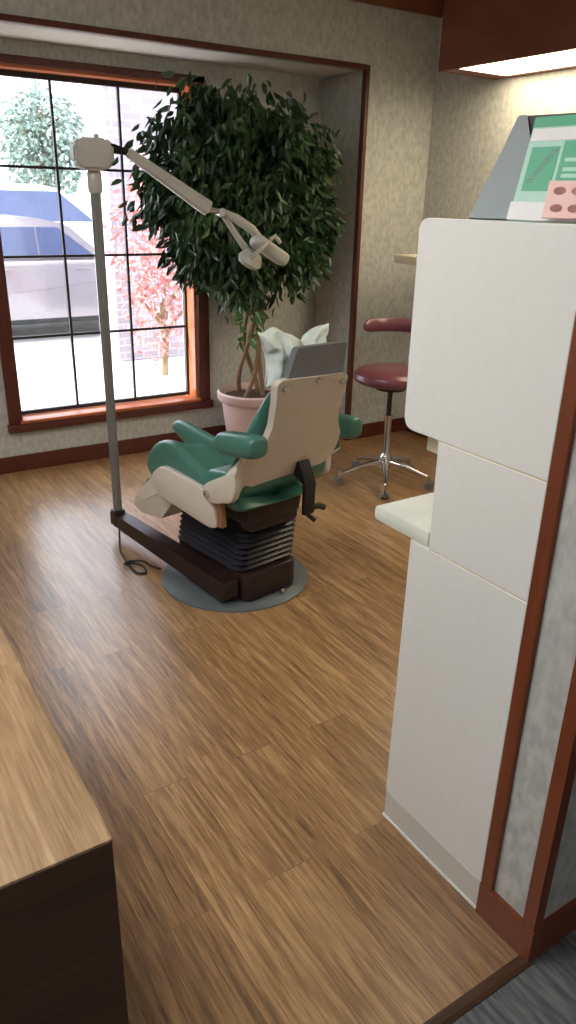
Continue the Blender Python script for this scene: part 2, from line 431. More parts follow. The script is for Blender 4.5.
# seat cushion: lofted across the width, knee rising in front, raised near side
def seat_ring(x, lift, pinch):
    prof = [(-.36, .50), (-.30, .545), (-.12, .56), (.02, .60), (.13, .64), (.22, .655), (.31, .62), (.375, .55), (.385, .49), (.33, .44), (.24, .43), (.10, .49), (-.10, .49), (-.32, .48)]
    c = Vector((.0, .53)); out = []
    for y, z in prof:
        p = c + (Vector((y, z + (lift if z > .5 else 0))) - c)*pinch
        out.append((x, p.x, p.y))
    return out
bm = nb()
add_loft(bm, [seat_ring(-.235, -.03, .94), seat_ring(-.225, .0, .99), seat_ring(-.19, .01, 1.), seat_ring(-.13, -.02, 1.), seat_ring(-.05, -.05, 1.),
              seat_ring(.05, -.05, 1.), seat_ring(.11, -.03, 1.), seat_ring(.14, -.03, .98), seat_ring(.148, -.04, .94)])
obj('seat_cushion', bm, 'teal', ch, sub=2)
# long raised far-side pad
bm = nb()
pr = []
for (y, z, h, wd) in ((.50, .590, .016, .028), (.475, .592, .024, .036), (.42, .578, .034, .042), (.33, .558, .042, .048), (.22, .538, .050, .052), (.10, .512, .056, .056), (.0, .49, .055, .056), (-.06, .48, .04, .045)):
    pr.append([(.025 + wd*cos(2*pi*k/12), y - .4*h*sin(2*pi*k/12), z + .03 + 1.35*h*sin(2*pi*k/12)) for k in range(12)])
add_loft(bm, pr); obj('side_pad', bm, 'teal', ch, sub=1)
# leg rest hanging down in front
bm = nb()
add_prism(bm, round_poly([(.335, .482), (.16, .455), (.22, .34), (.31, .238), (.50, .213), (.565, .232), (.55, .28)], [.02, .01, .02, .03, .03, .02, .03]), 'x', -.20, .12, .012)
obj('leg_rest', bm, 'shell', ch)
bm = nb()
add_prism(bm, round_poly([(.42, .40), (.545, .285), (.574, .30), (.55, .36), (.45, .41)], .015), 'x', -.13, .085, .012)
obj('leg_cushion', bm, 'teal', ch)
bm = nb(); add_tube(bm, [(-.12, .20, .37), (-.12, .26, .36), (-.12, .29, .31)], .025); obj('leg_rest_hinge', bm, 'black', ch)
# back: outline seen from behind, leaning with the recline
def back_y(z): return -.335 - .17*(z-.62)/.42
bo = [(-.172, 1.048), (.155, 1.033), (.178, 1.02), (.205, .86), (.235, .80), (.282, .74), (.29, .665), (.235, .60), (.02, .592), (-.14, .585), (-.225, .565), (-.278, .535), (-.287, .60), (-.275, .66), (-.235, .71), (-.185, .755), (-.155, .80), (-.148, .85), (-.168, .95), (-.19, 1.03)]
bo = round_poly(bo, .015, 3)
t = bmesh.new()
def backP(p, dy): return (p[0], back_y(p[1]) + dy + .12*max(0, abs(p[0])-.17), p[1])
A = [t.verts.new(backP(p, 0)) for p in bo]; B = [t.verts.new(backP(p, .035)) for p in bo]
fa = t.faces.new(A); fb = t.faces.new(B[::-1]); n = len(bo)
for i in range(n): t.faces.new((A[i], B[i], B[(i+1) % n], A[(i+1) % n]))
bmesh.ops.triangulate(t, faces=[fa, fb])
bmesh.ops.recalc_face_normals(t, faces=t.faces)
bm = nb(); merge(bm, t)
bk = obj('back_shell', bm, 'shell', ch)
for x, z in ((-.15, 1.012), (.012, 1.022), (.15, 1.0)):
    bm = nb(); add_lathe(bm, [(0, -.012), (.011, -.012), (.013, -.006), (.013, .004), (0, .004)], (x, back_y(z)-.002, z), 16, axis=(0, 1, .0)); obj('screw', bm, 'chrome', bk)
# forward wings of the back with their pivots
for sx, nm in ((-1, 'wing'), (1, 'wing')):
    wp = [(-.372, .69), (-.17, .582), (-.14, .548), (-.16, .508), (-.215, .505), (-.345, .548), (-.368, .60)]
    x0 = -.285 if sx < 0 else .247
    if sx > 0: wp = [(max(y, -.325), z) for y, z in wp]
    bm = nb(); add_prism(bm, round_poly(wp, [.02, .03, .03, .03, .03, .05, .02]), 'x', x0, x0+.034, .008)
    wo = obj(nm, bm, 'shell', ch)
    bm = nb(); add_lathe(bm, [(0, 0), (.016, 0), (.016, .008), (.008, .012), (0, .012)], (x0 if sx < 0 else x0+.034, -.185, .540), 18, axis=(sx, 0, 0)); obj('pivot_bolt', bm, 'chrome', wo)
# teal back cushion in front of the shell
bm = nb(); rings = []
for (z, hw, th) in ((.54, .17, .05), (.58, .20, .09), (.66, .21, .11), (.78, .19, .10), (.88, .168, .085), (.96, .16, .06), (1.0, .15, .04), (1.02, .13, .015)):
    y0 = back_y(z) + .037
    rings.append([(-.008+hw*sgx, y0 + th*yy, z) for sgx, yy in ((-1, .0), (-1.03, .5), (-.9, .95), (-.4, .85), (.4, .85), (.9, .95), (1.03, .5), (1, .0))])
add_loft(bm, rings); obj('back_cushion', bm, 'teal', ch, sub=1)
# teal pad tucked under the back
bm = nb()
add_prism(bm, round_poly([(-.325, .612), (-.315, .56), (-.26, .50), (-.17, .475), (-.08, .48), (-.08, .60), (-.2, .62)], .02), 'x', -.215, .285, .02, 3)
obj('under_pad', bm, 'teal', ch)
# headrest
bm = nb()
def hp(x, z, dy): return (x, -.49 - .09*(z-1.03) + dy, z)
ho = round_poly([(-.135, 1.038), (-.098, 1.155), (.158, 1.152), (.152, 1.036)], [.008, .015, .012, .008])
t = bmesh.new()
A = [t.verts.new(hp(x, z, 0)) for x, z in ho]; B = [t.verts.new(hp(x, z, .03)) for x, z in ho]; n = len(ho)
t.faces.new(A); t.faces.new(B[::-1])
for i in range(n): t.faces.new((A[i], B[i], B[(i+1) % n], A[(i+1) % n]))
bmesh.ops.recalc_face_normals(t, faces=t.faces); merge(bm, t)
obj('headrest', bm, 'head_grey', ch)
bm = nb(); add_box(bm, (-.04, -.475, 1.06), (.13, -.435, 1.13), .018, 3); obj('headrest_pad', bm, 'teal', ch)
for x in (-.05, .08):
    bm = nb(); add_box(bm, (x-.012, -.452, .98), (x+.012, -.44, 1.07), .003); obj('headrest_bar', bm, 'chrome', ch)
# armrests
def armrest(x, y0, y1, z, rx, rz, dz=0):
    bm = nb(); pr = []
    for u, s in ((0, .5), (.03, .82), (.1, 1.), (.5, 1.02), (.9, 1.), (.97, .85), (1, .5)):
        y = y0 + (y1-y0)*u
        pr.append([(x + rx*s*(abs(cos(a))**.7)*(1 if cos(a) > 0 else -1), y, z + dz*u + rz*s*(abs(sin(a))**.7)*(1 if sin(a) > 0 else -1)) for a in [2*pi*(k+.5)/16 for k in range(16)]])
    add_loft(bm, pr); return obj('armrest', bm, 'teal', ch, sub=1)
a1 = armrest(-.265, -.255, -.50, .775, .05, .047, .035)
a2 = armrest(.43, -.10, -.33, .70, .052, .052, .02)
bm = nb(); add_tube(bm, [(.40, -.22, .67), (.36, -.28, .63), (.25, -.31, .62)], .016); obj('armrest_bracket', bm, 'chrome', ch)
bm = nb(); add_tube(bm, [(-.265, -.40, .75), (-.27, -.38, .68), (-.268, -.33, .62)], .014); obj('armrest_bracket', bm, 'chrome', ch)
# black strap down the back
bm = nb(); add_prism(bm, [(back_y(.65)-.014, .65), (back_y(.65)-.001, .65), (back_y(.59)-.002, .59), (-.385, .56), (-.385, .425), (-.40, .425), (-.405, .56)], 'x', .055, .115, .002)
obj('recline_bracket', bm, 'black', ch)
bm = nb(); add_tube(bm, [(.10, -.39, .45), (.15, -.39, .445), (.18, -.39, .43)], .014); add_tube(bm, [(.05, -.43, .44), (.05, -.47, .43)], .01)
obj('recline_lever', bm, 'black', ch)
bm = nb(); add_lathe(bm, [(0, 0), (.012, 0), (.014, .01), (.010, .03), (0, .03)], (.04, -.292, .0145), 14); obj('floor_bolt', bm, 'chrome', ch)

# crumpled cloth pillow on the headrest
from mathutils import noise as MN
t = bmesh.new(); NU, NV = 30, 18
TL, TR, BR_, BL = Vector((-.18, 1.205)), Vector((.225, 1.20)), Vector((.20, 1.05)), Vector((-.135, .985))
def pil(u, v, side):
    p = (TL*(1-u) + TR*u)*(1-v) + (BL*(1-u) + BR_*u)*v
    dip = -.055*math.exp(-((u-.60)/.20)**2)*(1-v) + .0*u
    pinch = .03*math.sin(pi*v)*(1 if u < .5 else -1)*abs(2*u-1)
    q = max(0., (1-(2*u-1)**4)*(1-(2*v-1)**4))**.5
    n = MN.noise(Vector((u*5.5, v*3.5, 2.+side*.3))) + .6*MN.noise(Vector((u*12, v*6, 5.)))
    return Vector((p.x + pinch + .012*n*q, -.352 + side*.048*q + .024*n*(.35+q) + .03*(u-.5), p.y + dip + .014*MN.noise(Vector((u*7, v*7, 9.)))))
G = []
for side in (-1, 1):
    G.append([[t.verts.new(pil(i/NU, j/NV, side)) for j in range(NV+1)] for i in range(NU+1)])
for g in G:
    for i in range(NU):
        for j in range(NV): t.faces.new((g[i][j], g[i+1][j], g[i+1][j+1], g[i][j+1]))
bmesh.ops.remove_doubles(t, verts=t.verts, dist=.0004)
bmesh.ops.recalc_face_normals(t, faces=t.faces)
bm = nb(); merge(bm, t)
tw = obj('headrest_pillow', bm, 'towel', None, sub=1); tw.location = CO; tw.rotation_euler = (0, 0, CR)
tag(tw, 'crumpled pale mint cloth pillow at the dental chair headrest', 'pillow')

# ------------------------------------------------------------------ dental light on its pole
LP = (1.215, 3.47)
dl = thing('dental_light', 'grey pole lamp with folding cream arm beside the dental chair', 'dental light', (LP[0], LP[1], 0))
bm = nb(); add_tube(bm, [(0, 0, .09), (0, 0, 1.66)], .0225, 20); obj('pole', bm, 'steel', dl)
bm = nb(); add_lathe(bm, [(0, 1.655), (.027, 1.655), (.031, 1.67), (.031, 1.735), (.026, 1.745), (0, 1.745)], seg=24); obj('collar', bm, 'lamp_cream', dl)
cr9 = Matrix.Rotation(CR, 3, 'Z')
def loc2w(r, f, z):
    p = cr9 @ Vector((r, f, 0)); return (CO[0]+p.x-LP[0], CO[1]+p.y-LP[1], z)
bm = nb()
e0 = Vector((0, 0, .10)); e1 = Vector(loc2w(-.20, -.22, .085)); d = (e1-e0).normalized(); s = Vector((-d.y, d.x, 0))
rings = []
for u, hw, hh in ((-.035, .026, .03), (-.03, .03, .034), (.06, .03, .034), (.1, .034, .036), (1, .042, .045), (1.01, .036, .038)):
    p = e0 + (e1-e0)*(u if u > 0 else 0) + d*(u if u <= 0 else 0)
    rings.append([tuple(p + s*a*hw + Vector((0, 0, b*hh))) for a, b in ((-1, -1), (1, -1), (1, 1), (-1, 1))])
add_loft(bm, rings); obj('floor_arm', bm, 'arm_dark', dl)
bm = nb(); add_box(bm, (-.03, -.03, .062), (.03, .03, .15), .006); obj('pole_socket', bm, 'arm_dark', dl)
# head block: octagonal enclosure
ad = Vector((.985, -.17, 0)).normalized()   # direction of the arm
hd = nb()
oc = [(-.088, 1.775), (-.088, 1.845), (-.06, 1.872), (.05, 1.872), (.082, 1.85), (.082, 1.775), (.05, 1.745), (-.055, 1.745)]
t = bmesh.new(); sv = Vector((-ad.y, ad.x, 0))
A = [t.verts.new(ad*x - sv*.06 + Vector((0, 0, z))) for x, z in oc]; B = [t.verts.new(ad*x + sv*.06 + Vector((0, 0, z))) for x, z in oc]
t.faces.new(A); t.faces.new(B[::-1])
for i in range(8): t.faces.new((A[i], B[i], B[(i+1) % 8], A[(i+1) % 8]))
bmesh.ops.recalc_face_normals(t, faces=t.faces); bmesh.ops.bevel(t, geom=list(t.edges), offset=.012, segments=2, affect='EDGES')
merge(hd, t); add_lathe(hd, [(0, 1.87), (.012, 1.87), (.01, 1.888), (0, 1.89)], tuple(ad*.02), 12); obj('head_box', hd, 'lamp_cream', dl)
p0 = ad*.09 + Vector((0, 0, 1.835)); p1 = ad*.155 + Vector((0, 0, 1.822)); p2 = ad*.515 + Vector((0, 0, 1.60)); p3 = ad*.575 + Vector((0, 0, 1.585))
bm = nb(); add_tube(bm, [p0-ad*.02, p0, p1], [.022, .02, .014], 12); obj('head_joint', bm, 'black', dl)
bm = nb()
dd = (p2-p1).normalized(); nn = dd.cross(Vector((-ad.y, ad.x, 0))).normalized()
def bar(bm, a, b, w0, w1, h0, h1):
    d = (b-a).normalized(); s_ = d.cross(Vector((0, 0, 1))).normalized(); n_ = s_.cross(d)
    rr = []
    for p, w_, h_ in ((a-d*.006, w0*.6, h0*.6), (a, w0, h0), (b, w1, h1), (b+d*.006, w1*.6, h1*.6)):
        rr.append([tuple(p + s_*x*w_ + n_*y*h_) for x, y in ((-1, -.6), (-.6, -1), (.6, -1), (1, -.6), (1, .6), (.6, 1), (-.6, 1), (-1, .6))])
    add_loft(bm, rr)
bar(bm, p1, p2, .020, .024, .020, .034); obj('upper_arm', bm, 'lamp_cream', dl)
bm = nb(); add_tube(bm, [p2 - Vector((0, 0, .004)), p3], [.016, .013], 12)
add_tube(bm, [p3 + Vector((ad.y, -ad.x, 0))*.03, p3 - Vector((ad.y, -ad.x, 0))*.03], .018, 14); obj('elbow', bm, 'chrome', dl)
# lower arm: a curved yoke to the lamp head
q = [p3 + Vector((0, 0, .0)), p3 + ad*.08 + Vector((0, 0, -.028)), p3 + ad*.16 + Vector((0, 0, -.075)), p3 + ad*.215 + Vector((0, 0, -.135))]
bm = nb(); add_tube(bm, q, [.02, .022, .022, .018], 12); obj('lower_arm', bm, 'lamp_cream', dl)
q2 = [p3 + ad*.02 + Vector((0, 0, -.02)), p3 + ad*.10 + Vector((0, 0, -.13)), p3 + ad*.15 + Vector((0, 0, -.185))]
bm = nb(); add_tube(bm, q2, [.014, .016, .02], 12); obj('lower_arm', bm, 'lamp_cream', dl)
# lamp head: reflector housing tilted down
hc = p3 + ad*.245 + Vector((-.01, -.03, -.165))
bm = nb()
add_box(bm, (-.10, -.05, -.035), (.10, .05, .030), .022, 3, rot=Matrix.Rotation(RD(-10), 3, 'Z') @ Matrix.Rotation(RD(32), 3, 'Y'), pivot=(0, 0, 0))
for v in bm.verts: v.co += hc
lh = obj('lamp_head', bm, 'lamp_cream', dl)
bm = nb(); add_lathe(bm, [(0, .05), (.03, .05), (.05, .03), (.062, .0), (.05, -.02), (0, -.015)], tuple(hc - ad*.115 + Vector((0, -.02, -.05))), 20, axis=(.3, -.4, .8)); obj('reflector', bm, 'lamp_cream', lh)
bm = nb(); add_tube(bm, [hc + Vector((-.05, -.05, .03)), hc + Vector((-.10, -.09, .01)), hc + Vector((-.15, -.08, -.03))], .010, 10); obj('handle', bm, 'lamp_cream', lh)
bm = nb(); add_tube(bm, [hc + Vector((.0, -.0, .045)), hc + Vector((.03, .0, .062)), hc + Vector((.06, .0, .03))], .010, 10); obj('handle', bm, 'lamp_cream', lh)

# cord on the floor
bm = nb()
cp = [(1.20, 3.425, .056), (1.178, 3.37, .026), (1.144, 3.266, .0055), (1.127, 3.11, .0055), (1.128, 3.019, .0055), (1.165, 2.998, .0055), (1.179, 3.068, .0055), (1.15, 3.109, .009), (1.118, 3.105, .0165),
      (1.108, 3.125, .012), (1.149, 3.147, .0055), (1.198, 3.119, .0055), (1.216, 3.046, .0055), (1.240, 2.999, .0055)]
def smooth_path(P, n=6):
    P = [Vector(p) for p in P]; out = []
    for i in range(len(P)-1):
        a, b, c, d = P[max(i-1, 0)], P[i], P[i+1], P[min(i+2, len(P)-1)]
        for k in range(n):
            u = k/n
            out.append(.5*((2*b) + (c-a)*u + (2*a-5*b+4*c-d)*u*u + (3*b-a-3*c+d)*u**3))
    return out + [P[-1]]
add_tube(bm, smooth_path(cp), .0052, 8)
tag(obj('power_cord', bm, 'cord'), 'black cord looped on the floor at the foot of the lamp pole', 'cord')

# ------------------------------------------------------------------ ficus
def leaves(n, place, size, droop, m_ratio=.42):
    t = bmesh.new()
    for _ in range(n):
        c, outd = place()
        if c is None: continue
        L = size*random.uniform(.7, 1.25); W = L*m_ratio
        d = Vector((outd.x + random.gauss(0, .55), outd.y + random.gauss(0, .55), -droop + random.gauss(0, .45)))
        if d.length < .1: d = Vector((0, 0, -1))
        d.normalize(); s = d.cross(Vector((random.gauss(0, 1), random.gauss(0, 1), random.gauss(0, 1)))).normalized(); nrm = s.cross(d)
        up = nrm*L*.10
        v0 = t.verts.new(c); v1 = t.verts.new(c + d*L*.35 + s*W*.5 + up); v2 = t.verts.new(c + d*L*.75 + s*W*.36 + up*.6)
        v3 = t.verts.new(c + d*L); v4 = t.verts.new(c + d*L*.75 - s*W*.36 + up*.6); v5 = t.verts.new(c + d*L*.35 - s*W*.5 + up)
        vm = t.verts.new(c + d*L*.5 - nrm*0)
        for a, b in ((v0, v1), (v1, v2), (v2, v3), (v3, v4), (v4, v5), (v5, v0)): t.faces.new((vm, a, b))
    return t

PC = Vector((2.56, 4.40, 0))
fi = thing('potted_ficus', 'tall bushy dark green ficus in a pink pot in the alcove corner', 'plant', tuple(PC))
bm = nb()
add_lathe(bm, [(0, .0), (.165, .0), (.17, .02), (.215, .36), (.235, .365), (.245, .38), (.245, .42), (.232, .43), (.22, .42), (.21, .385), (0, .384)], seg=40)
obj('pot', bm, 'pot', fi)
bm = nb(); add_lathe(bm, [(0, .385), (.205, .386), (.15, .40), (.05, .405), (0, .41)], seg=28); obj('soil', bm, 'soil', fi)
TC = Vector((-.12, -.10, 0))
for k in range(4):
    a = 2*pi*k/4 + .5
    P = []
    for i in range(15):
        u = i/14; z = .385 + u*.95
        r_ = .075*(1-u*.25) + .03*sin(u*6+k); tw_ = a + u*3.6
        P.append((.0 + r_*cos(tw_) + TC.x*u*.3, r_*sin(tw_) + TC.y*u, z))
    bm = nb(); add_tube(bm, P, [.017 - .005*i/14 for i in range(15)], 9); obj('trunk', bm, 'bark', fi)
bm = nb()
BR = []
for k in range(26):
    a = random.uniform(0, 2*pi); zt = random.uniform(1.35, 2.1); rr = random.uniform(.25, .55)
    P = [(TC.x*.3, TC.y, 1.15 + random.uniform(0, .2)), (TC.x*.6 + rr*.4*cos(a), TC.y + rr*.28*sin(a), (1.3+zt)/2), (TC.x + rr*cos(a), TC.y + rr*.55*sin(a), zt)]
    add_tube(bm, smooth_path(P, 4), [.010]*4 + [.007]*4 + [.004], 6)
obj('branches', bm, 'bark', fi)
CC = Vector((-.175, -.13, 1.67)); CRD = Vector((.56, .36, .50))
clumps = []
while len(clumps) < 210:
    d = Vector((random.uniform(-1, 1), random.uniform(-1, 1), random.uniform(-1, 1)))
    q = (abs(d.x)**2.7 + abs(d.y)**2.4 + abs(d.z)**2.7)
    if q > 1 or q < .05: continue
    p = CC + Vector((d.x*CRD.x, d.y*CRD.y, d.z*CRD.z))
    if p.z < 1.62 and p.x < -.66 + (1.62-p.z)*.45: continue
    if p.z < 1.50 and abs(p.x - CC.x + .03) > .56 - (1.50-p.z)*.75: continue
    clumps.append((p, Vector((d.x, d.y*.7, d.z*.3))))
def crown():
    while True:
        c, d = random.choice(clumps)
        p = c + Vector((random.gauss(0, .055), random.gauss(0, .05), random.gauss(-.02, .07)))
        w_ = p + PC
        if w_.y > WY-.12 or (w_.x > AX1-.15) or w_.z > AZ-.11: continue
        return p, d*.6
t = leaves(9500, crown, .08, .95); bm = nb(); merge(bm, t)
obj('foliage', bm, 'leaf', fi, smooth=False)
def lowleaf():
    a = random.uniform(0, 2*pi); return Vector((-.10 + .06*cos(a), -.12 + .05*sin(a), random.uniform(.78, 1.10))), Vector((cos(a), sin(a), 0))*.5
t = leaves(38, lowleaf, .085, .6); bm = nb(); merge(bm, t); obj('low_sprig', bm, 'stem', fi, smooth=False)['kind'] = 'stuff'

# ------------------------------------------------------------------ stool
ST = (2.955, 3.42, 0)
st = thing('rolling_stool', 'maroon round stool with chrome star base by the far wall', 'stool', ST)
bm = nb(); add_lathe(bm, [(0, .635), (.18, .635), (.215, .645), (.235, .67), (.23, .70), (.19, .725), (.12, .735), (0, .735)], seg=40); obj('seat', bm, 'maroon', st, sub=1)
bm = nb(); add_lathe(bm, [(0, .60), (.09, .60), (.12, .634), (0, .6345)], seg=24); obj('seat_plate', bm, 'black', st)
bm = nb(); add_tube(bm, [(0, 0, .42), (0, 0, .60)], .016, 16); obj('lift_rod', bm, 'black', st)
bm = nb(); add_lathe(bm, [(0, .09), (.03, .09), (.042, .11), (.042, .16), (.026, .19), (.022, .20), (.022, .42), (.026, .425), (.026, .44), (0, .44)], seg=24); obj('column', bm, 'chrome', st)
for k in range(5):
    a = RD(-128 + 72*k); d = Vector((cos(a), sin(a), 0))
    bm = nb(); add_tube(bm, [d*.03 + Vector((0, 0, .14)), d*.12 + Vector((0, 0, .125)), d*.24 + Vector((0, 0, .088)), d*.285 + Vector((0, 0, .075))], [.02, .018, .014, .013], 12)
    add_tube(bm, [d*.285 + Vector((0, 0, .09)), d*.285 + Vector((0, 0, .052))], .011, 10); lg = obj('leg', bm, 'chrome', st)
    bm = nb(); sd = Vector((-d.y, d.x, 0)); c = d*.295 + Vector((0, 0, .027))
    for s_ in (-1, 1): add_tube(bm, [c + sd*.006*s_, c + sd*.024*s_], .026, 18)
    add_tube(bm, [c - sd*.024, c + sd*.024], .008, 10); add_tube(bm, [c + Vector((0, 0, .0)), d*.285 + Vector((0, 0, .06))], .008, 8)
    obj('caster', bm, 'steel', st)
bm = nb(); pr = []
for i in range(17):
    u = i/16; a = RD(114 - 150*u); s_ = 1 if 1 < i < 15 else (.85 if i in (1, 15) else .45)
    c = Vector((.0 + .215*cos(a), .0 + .20*sin(a), .953)); ra = Vector((cos(a), sin(a), 0))
    pr.append([tuple(c + ra*.026*s_*cos(2*pi*k/10) + Vector((0, 0, .044*s_*sin(2*pi*k/10)))) for k in range(10)])
add_loft(bm, pr); obj('backrest', bm, 'maroon', st, sub=1)
bm = nb(); add_tube(bm, smooth_path([(.09, .05, .615), (.22, .12, .61), (.262, .142, .66), (.262, .142, .88), (.20, .10, .965)]), .010, 10); obj('backrest_post', bm, 'chrome', st)
bm = nb(); add_tube(bm, [(.05, -.03, .61), (.16, -.10, .60), (.19, -.115, .595)], .006, 8); obj('lift_lever', bm, 'black', st)

# wall shelf
bm = nb(); add_box(bm, (3.33, 3.30, 1.285), (RX-.001, 3.92, 1.335), .006)
sh = thing('wall_shelf', 'cream shelf edge on the right wall above the maroon stool', 'shelf', (0, 0, 0))
obj('board', bm, 'shelf', sh)
for y in (3.45, 3.78):
    bm = nb(); add_prism(bm, [(RX-.001, 1.284), (RX-.30, 1.284), (RX-.28, 1.262), (RX-.03, 1.10), (RX-.001, 1.09)], 'y', y-.01, y+.01, .002); obj('bracket', bm, 'shelf', sh)

# ------------------------------------------------------------------ white cabinet
KX0, KX1 = 1.165, 2.35
ca = thing('dental_cabinet', 'tall white stepped cabinet with a jutting counter against the partition', 'cabinet', (KX0, .868, 0))
def cp_(Y): return Y - .868
def panel(name, pts, r, x0, x1, m='laminate'):
    bm = nb(); add_prism(bm, round_poly([(cp_(y), z) for y, z in pts], r, 6), 'x', x0, x1, .0015, 1)
    return obj(name, bm, m, ca)
W_ = KX1-KX0
for x0 in (0, W_-.02):
    panel('upper_side_panel', [(.868, 1.156), (1.292, 1.156), (1.296, 1.62), (.868, 1.62)], [0, .035, .03, 0], x0, x0+.02)
    panel('middle_side_panel', [(.868, .889), (1.168, .889), (1.172, 1.1535), (.868, 1.1535)], 0, x0, x0+.02)
    panel('base_side_panel', [(.868, .096), (1.237, .096), (1.232, .8865), (.868, .8865)], 0, x0, x0+.02)
    panel('kick_panel', [(.868, .008), (1.236, .008), (1.236, .094), (.868, .094)], 0, x0+.001, x0+.02, 'kick')
    panel('kick_edge', [(.868, 0), (1.24, 0), (1.24, .0075), (.868, .0075)], 0, x0-.002, x0+.02)
for x0 in (.0012, W_-.019):
    for z0, z1, ye in ((1.1537, 1.1558, 1.17), (.8867, .8888, 1.166)):
        bm = nb(); add_box(bm, (x0, cp_(.87), z0), (x0+.018, cp_(ye), z1)); obj('seam_strip', bm, 'seam', ca, smooth=False)
bm = nb(); add_box(bm, (.0205, cp_(.87), 1.158), (W_-.0205, cp_(1.265), 1.618)); obj('upper_box', bm, 'laminate', ca)
bm = nb(); add_box(bm, (.0205, cp_(.87), .93), (W_-.0205, cp_(1.12), 1.157)); obj('middle_box', bm, 'laminate', ca)
bm = nb(); add_box(bm, (.0205, cp_(.87), .0), (W_-.0205, cp_(1.215), .886)); obj('base_box', bm, 'laminate', ca)
bm = nb(); add_box(bm, (.04, cp_(1.19), 1.105), (W_-.04, cp_(1.25), 1.1575), .004); obj('light_valance', bm, 'laminate_edge', ca)
bm = nb(); add_prism(bm, round_poly([(cp_(1.1735), .889), (cp_(1.376), .889), (cp_(1.376), .928), (cp_(1.1735), .928)], [0, .014, .014, 0]), 'x', .001, W_+.002, .004); obj('counter', bm, 'counter', ca)
nd = 2
for i in range(nd):
    x0 = .022 + i*(W_-.044)/nd; x1 = x0 + (W_-.044)/nd - .004
    bm = nb(); add_box(bm, (x0, cp_(1.2655), 1.162), (x1, cp_(1.283), 1.614), .002); d_ = obj('door', bm, 'laminate', ca)
    bm = nb(); xh = x1-.04 if i == 0 else x0+.04
    add_tube(bm, [(xh, cp_(1.283), 1.20), (xh, cp_(1.305), 1.205), (xh, cp_(1.305), 1.295), (xh, cp_(1.283), 1.30)], .005, 8); obj('handle', bm, 'chrome', d_)
    bm = nb(); add_box(bm, (x0, cp_(1.2155), .10), (x1, cp_(1.250), .70), .002); d_ = obj('door', bm, 'laminate', ca)
    bm = nb(); add_tube(bm, [(xh, cp_(1.25), .56), (xh, cp_(1.272), .565), (xh, cp_(1.272), .655), (xh, cp_(1.25), .66)], .005, 8); obj('handle', bm, 'chrome', d_)
    bm = nb(); add_box(bm, (x0, cp_(1.2155), .705), (x1, cp_(1.250), .884), .002); d_ = obj('drawer', bm, 'laminate', ca)
    bm = nb(); xm = (x0+x1)/2
    add_tube(bm, [(xm-.05, cp_(1.25), .795), (xm-.045, cp_(1.272), .795), (xm+.045, cp_(1.272), .795), (xm+.05, cp_(1.25), .795)], .005, 8); obj('handle', bm, 'chrome', d_)

# ------------------------------------------------------------------ papers on the cabinet
CT = 1.6205
def board(bm, o, s, t_, u0, u1, v0, v1, th, off=0.):
    """Slab on a leaning plane: o corner, s along, t_ up, th thickness along the plane's normal."""
    n = s.cross(t_).normalized()
    P = lambda u, v, w: tuple(o + s*u + t_*v + n*(off+w))
    add_loft(bm, [[P(u0, v0, 0), P(u1, v0, 0), P(u1, v1, 0), P(u0, v1, 0)], [P(u0, v0, th), P(u1, v0, th), P(u1, v1, th), P(u0, v1, th)]])
# grey board
go = Vector((1.268, 1.252, CT)); gs = Vector((.03, -.16, 0)); gt = Vector((.128, .014, .205))
gb = thing('display_board', 'grey board leaning behind the green brochure on the cabinet top', 'board', tuple(go))
bm = nb(); n_ = gs.cross(gt).normalized()*.003
tri = [Vector((0, 0, 0)), gs*1.05, gt + gs*.14, gt + gs*.02]
add_loft(bm, [[tuple(p) for p in tri], [tuple(p + n_) for p in tri]]); obj('front_leaf', bm, 'easel', gb)
bm = nb(); board(bm, Vector((.004, .006, 0)), gs*1.06, gt*1.01, 0, 1, 0, 1, .002, -.004); obj('rear_leaf', bm, 'easel_dark', gb)
# brochure
bo_ = Vector((1.245, 1.122, CT)); bs = Vector((.012, -.155, 0)); bt = Vector((.125, .072, .196))
br = thing('brochure', 'green and mint brochure standing on top of the white cabinet', 'brochure', tuple(bo_))
Z0 = Vector((0, 0, 0))
bm = nb(); board(bm, Z0, bs, bt, 0, 1, 0, 1, .003, -.003); obj('cover', bm, 'br_mint', br)
bm = nb(); board(bm, Z0, bs, bt, .0, 1, .90, 1, .001, .0002); obj('top_band', bm, 'br_green', br)
bm = nb(); board(bm, Z0, bs, bt, .02, .98, .76, .88, .001, .0002); obj('title_strip', bm, 'br_white', br)
bm = nb(); board(bm, Z0, bs, bt, .55, 1, .34, .75, .001, .0002); obj('side_panel', bm, 'br_green', br)
bm = nb(); board(bm, Z0, bs, bt, .08, .50, .28, .70, .001, .0002); obj('picture_panel', bm, 'br_green', br)
bm = nb()
for k in range(11):
    u = .16 + .028*k; v = .36 + .03*k
    board(bm, Z0, bs, bt, u-.045, u+.05, v-.008, v+.012, .0006, .0014)
obj('sketch', bm, 'br_grey', br)
bm = nb()
for v in (.55, .46, .40): board(bm, Z0, bs, bt, .62, .98, v, v+.035, .0006, .0014)
obj('text_lines', bm, 'br_mint', br)
bm = nb(); board(bm, Z0, bs, bt, -.02, 1, .0, .17, .0015, .0016); obj('white_strip', bm, 'br_white', br)
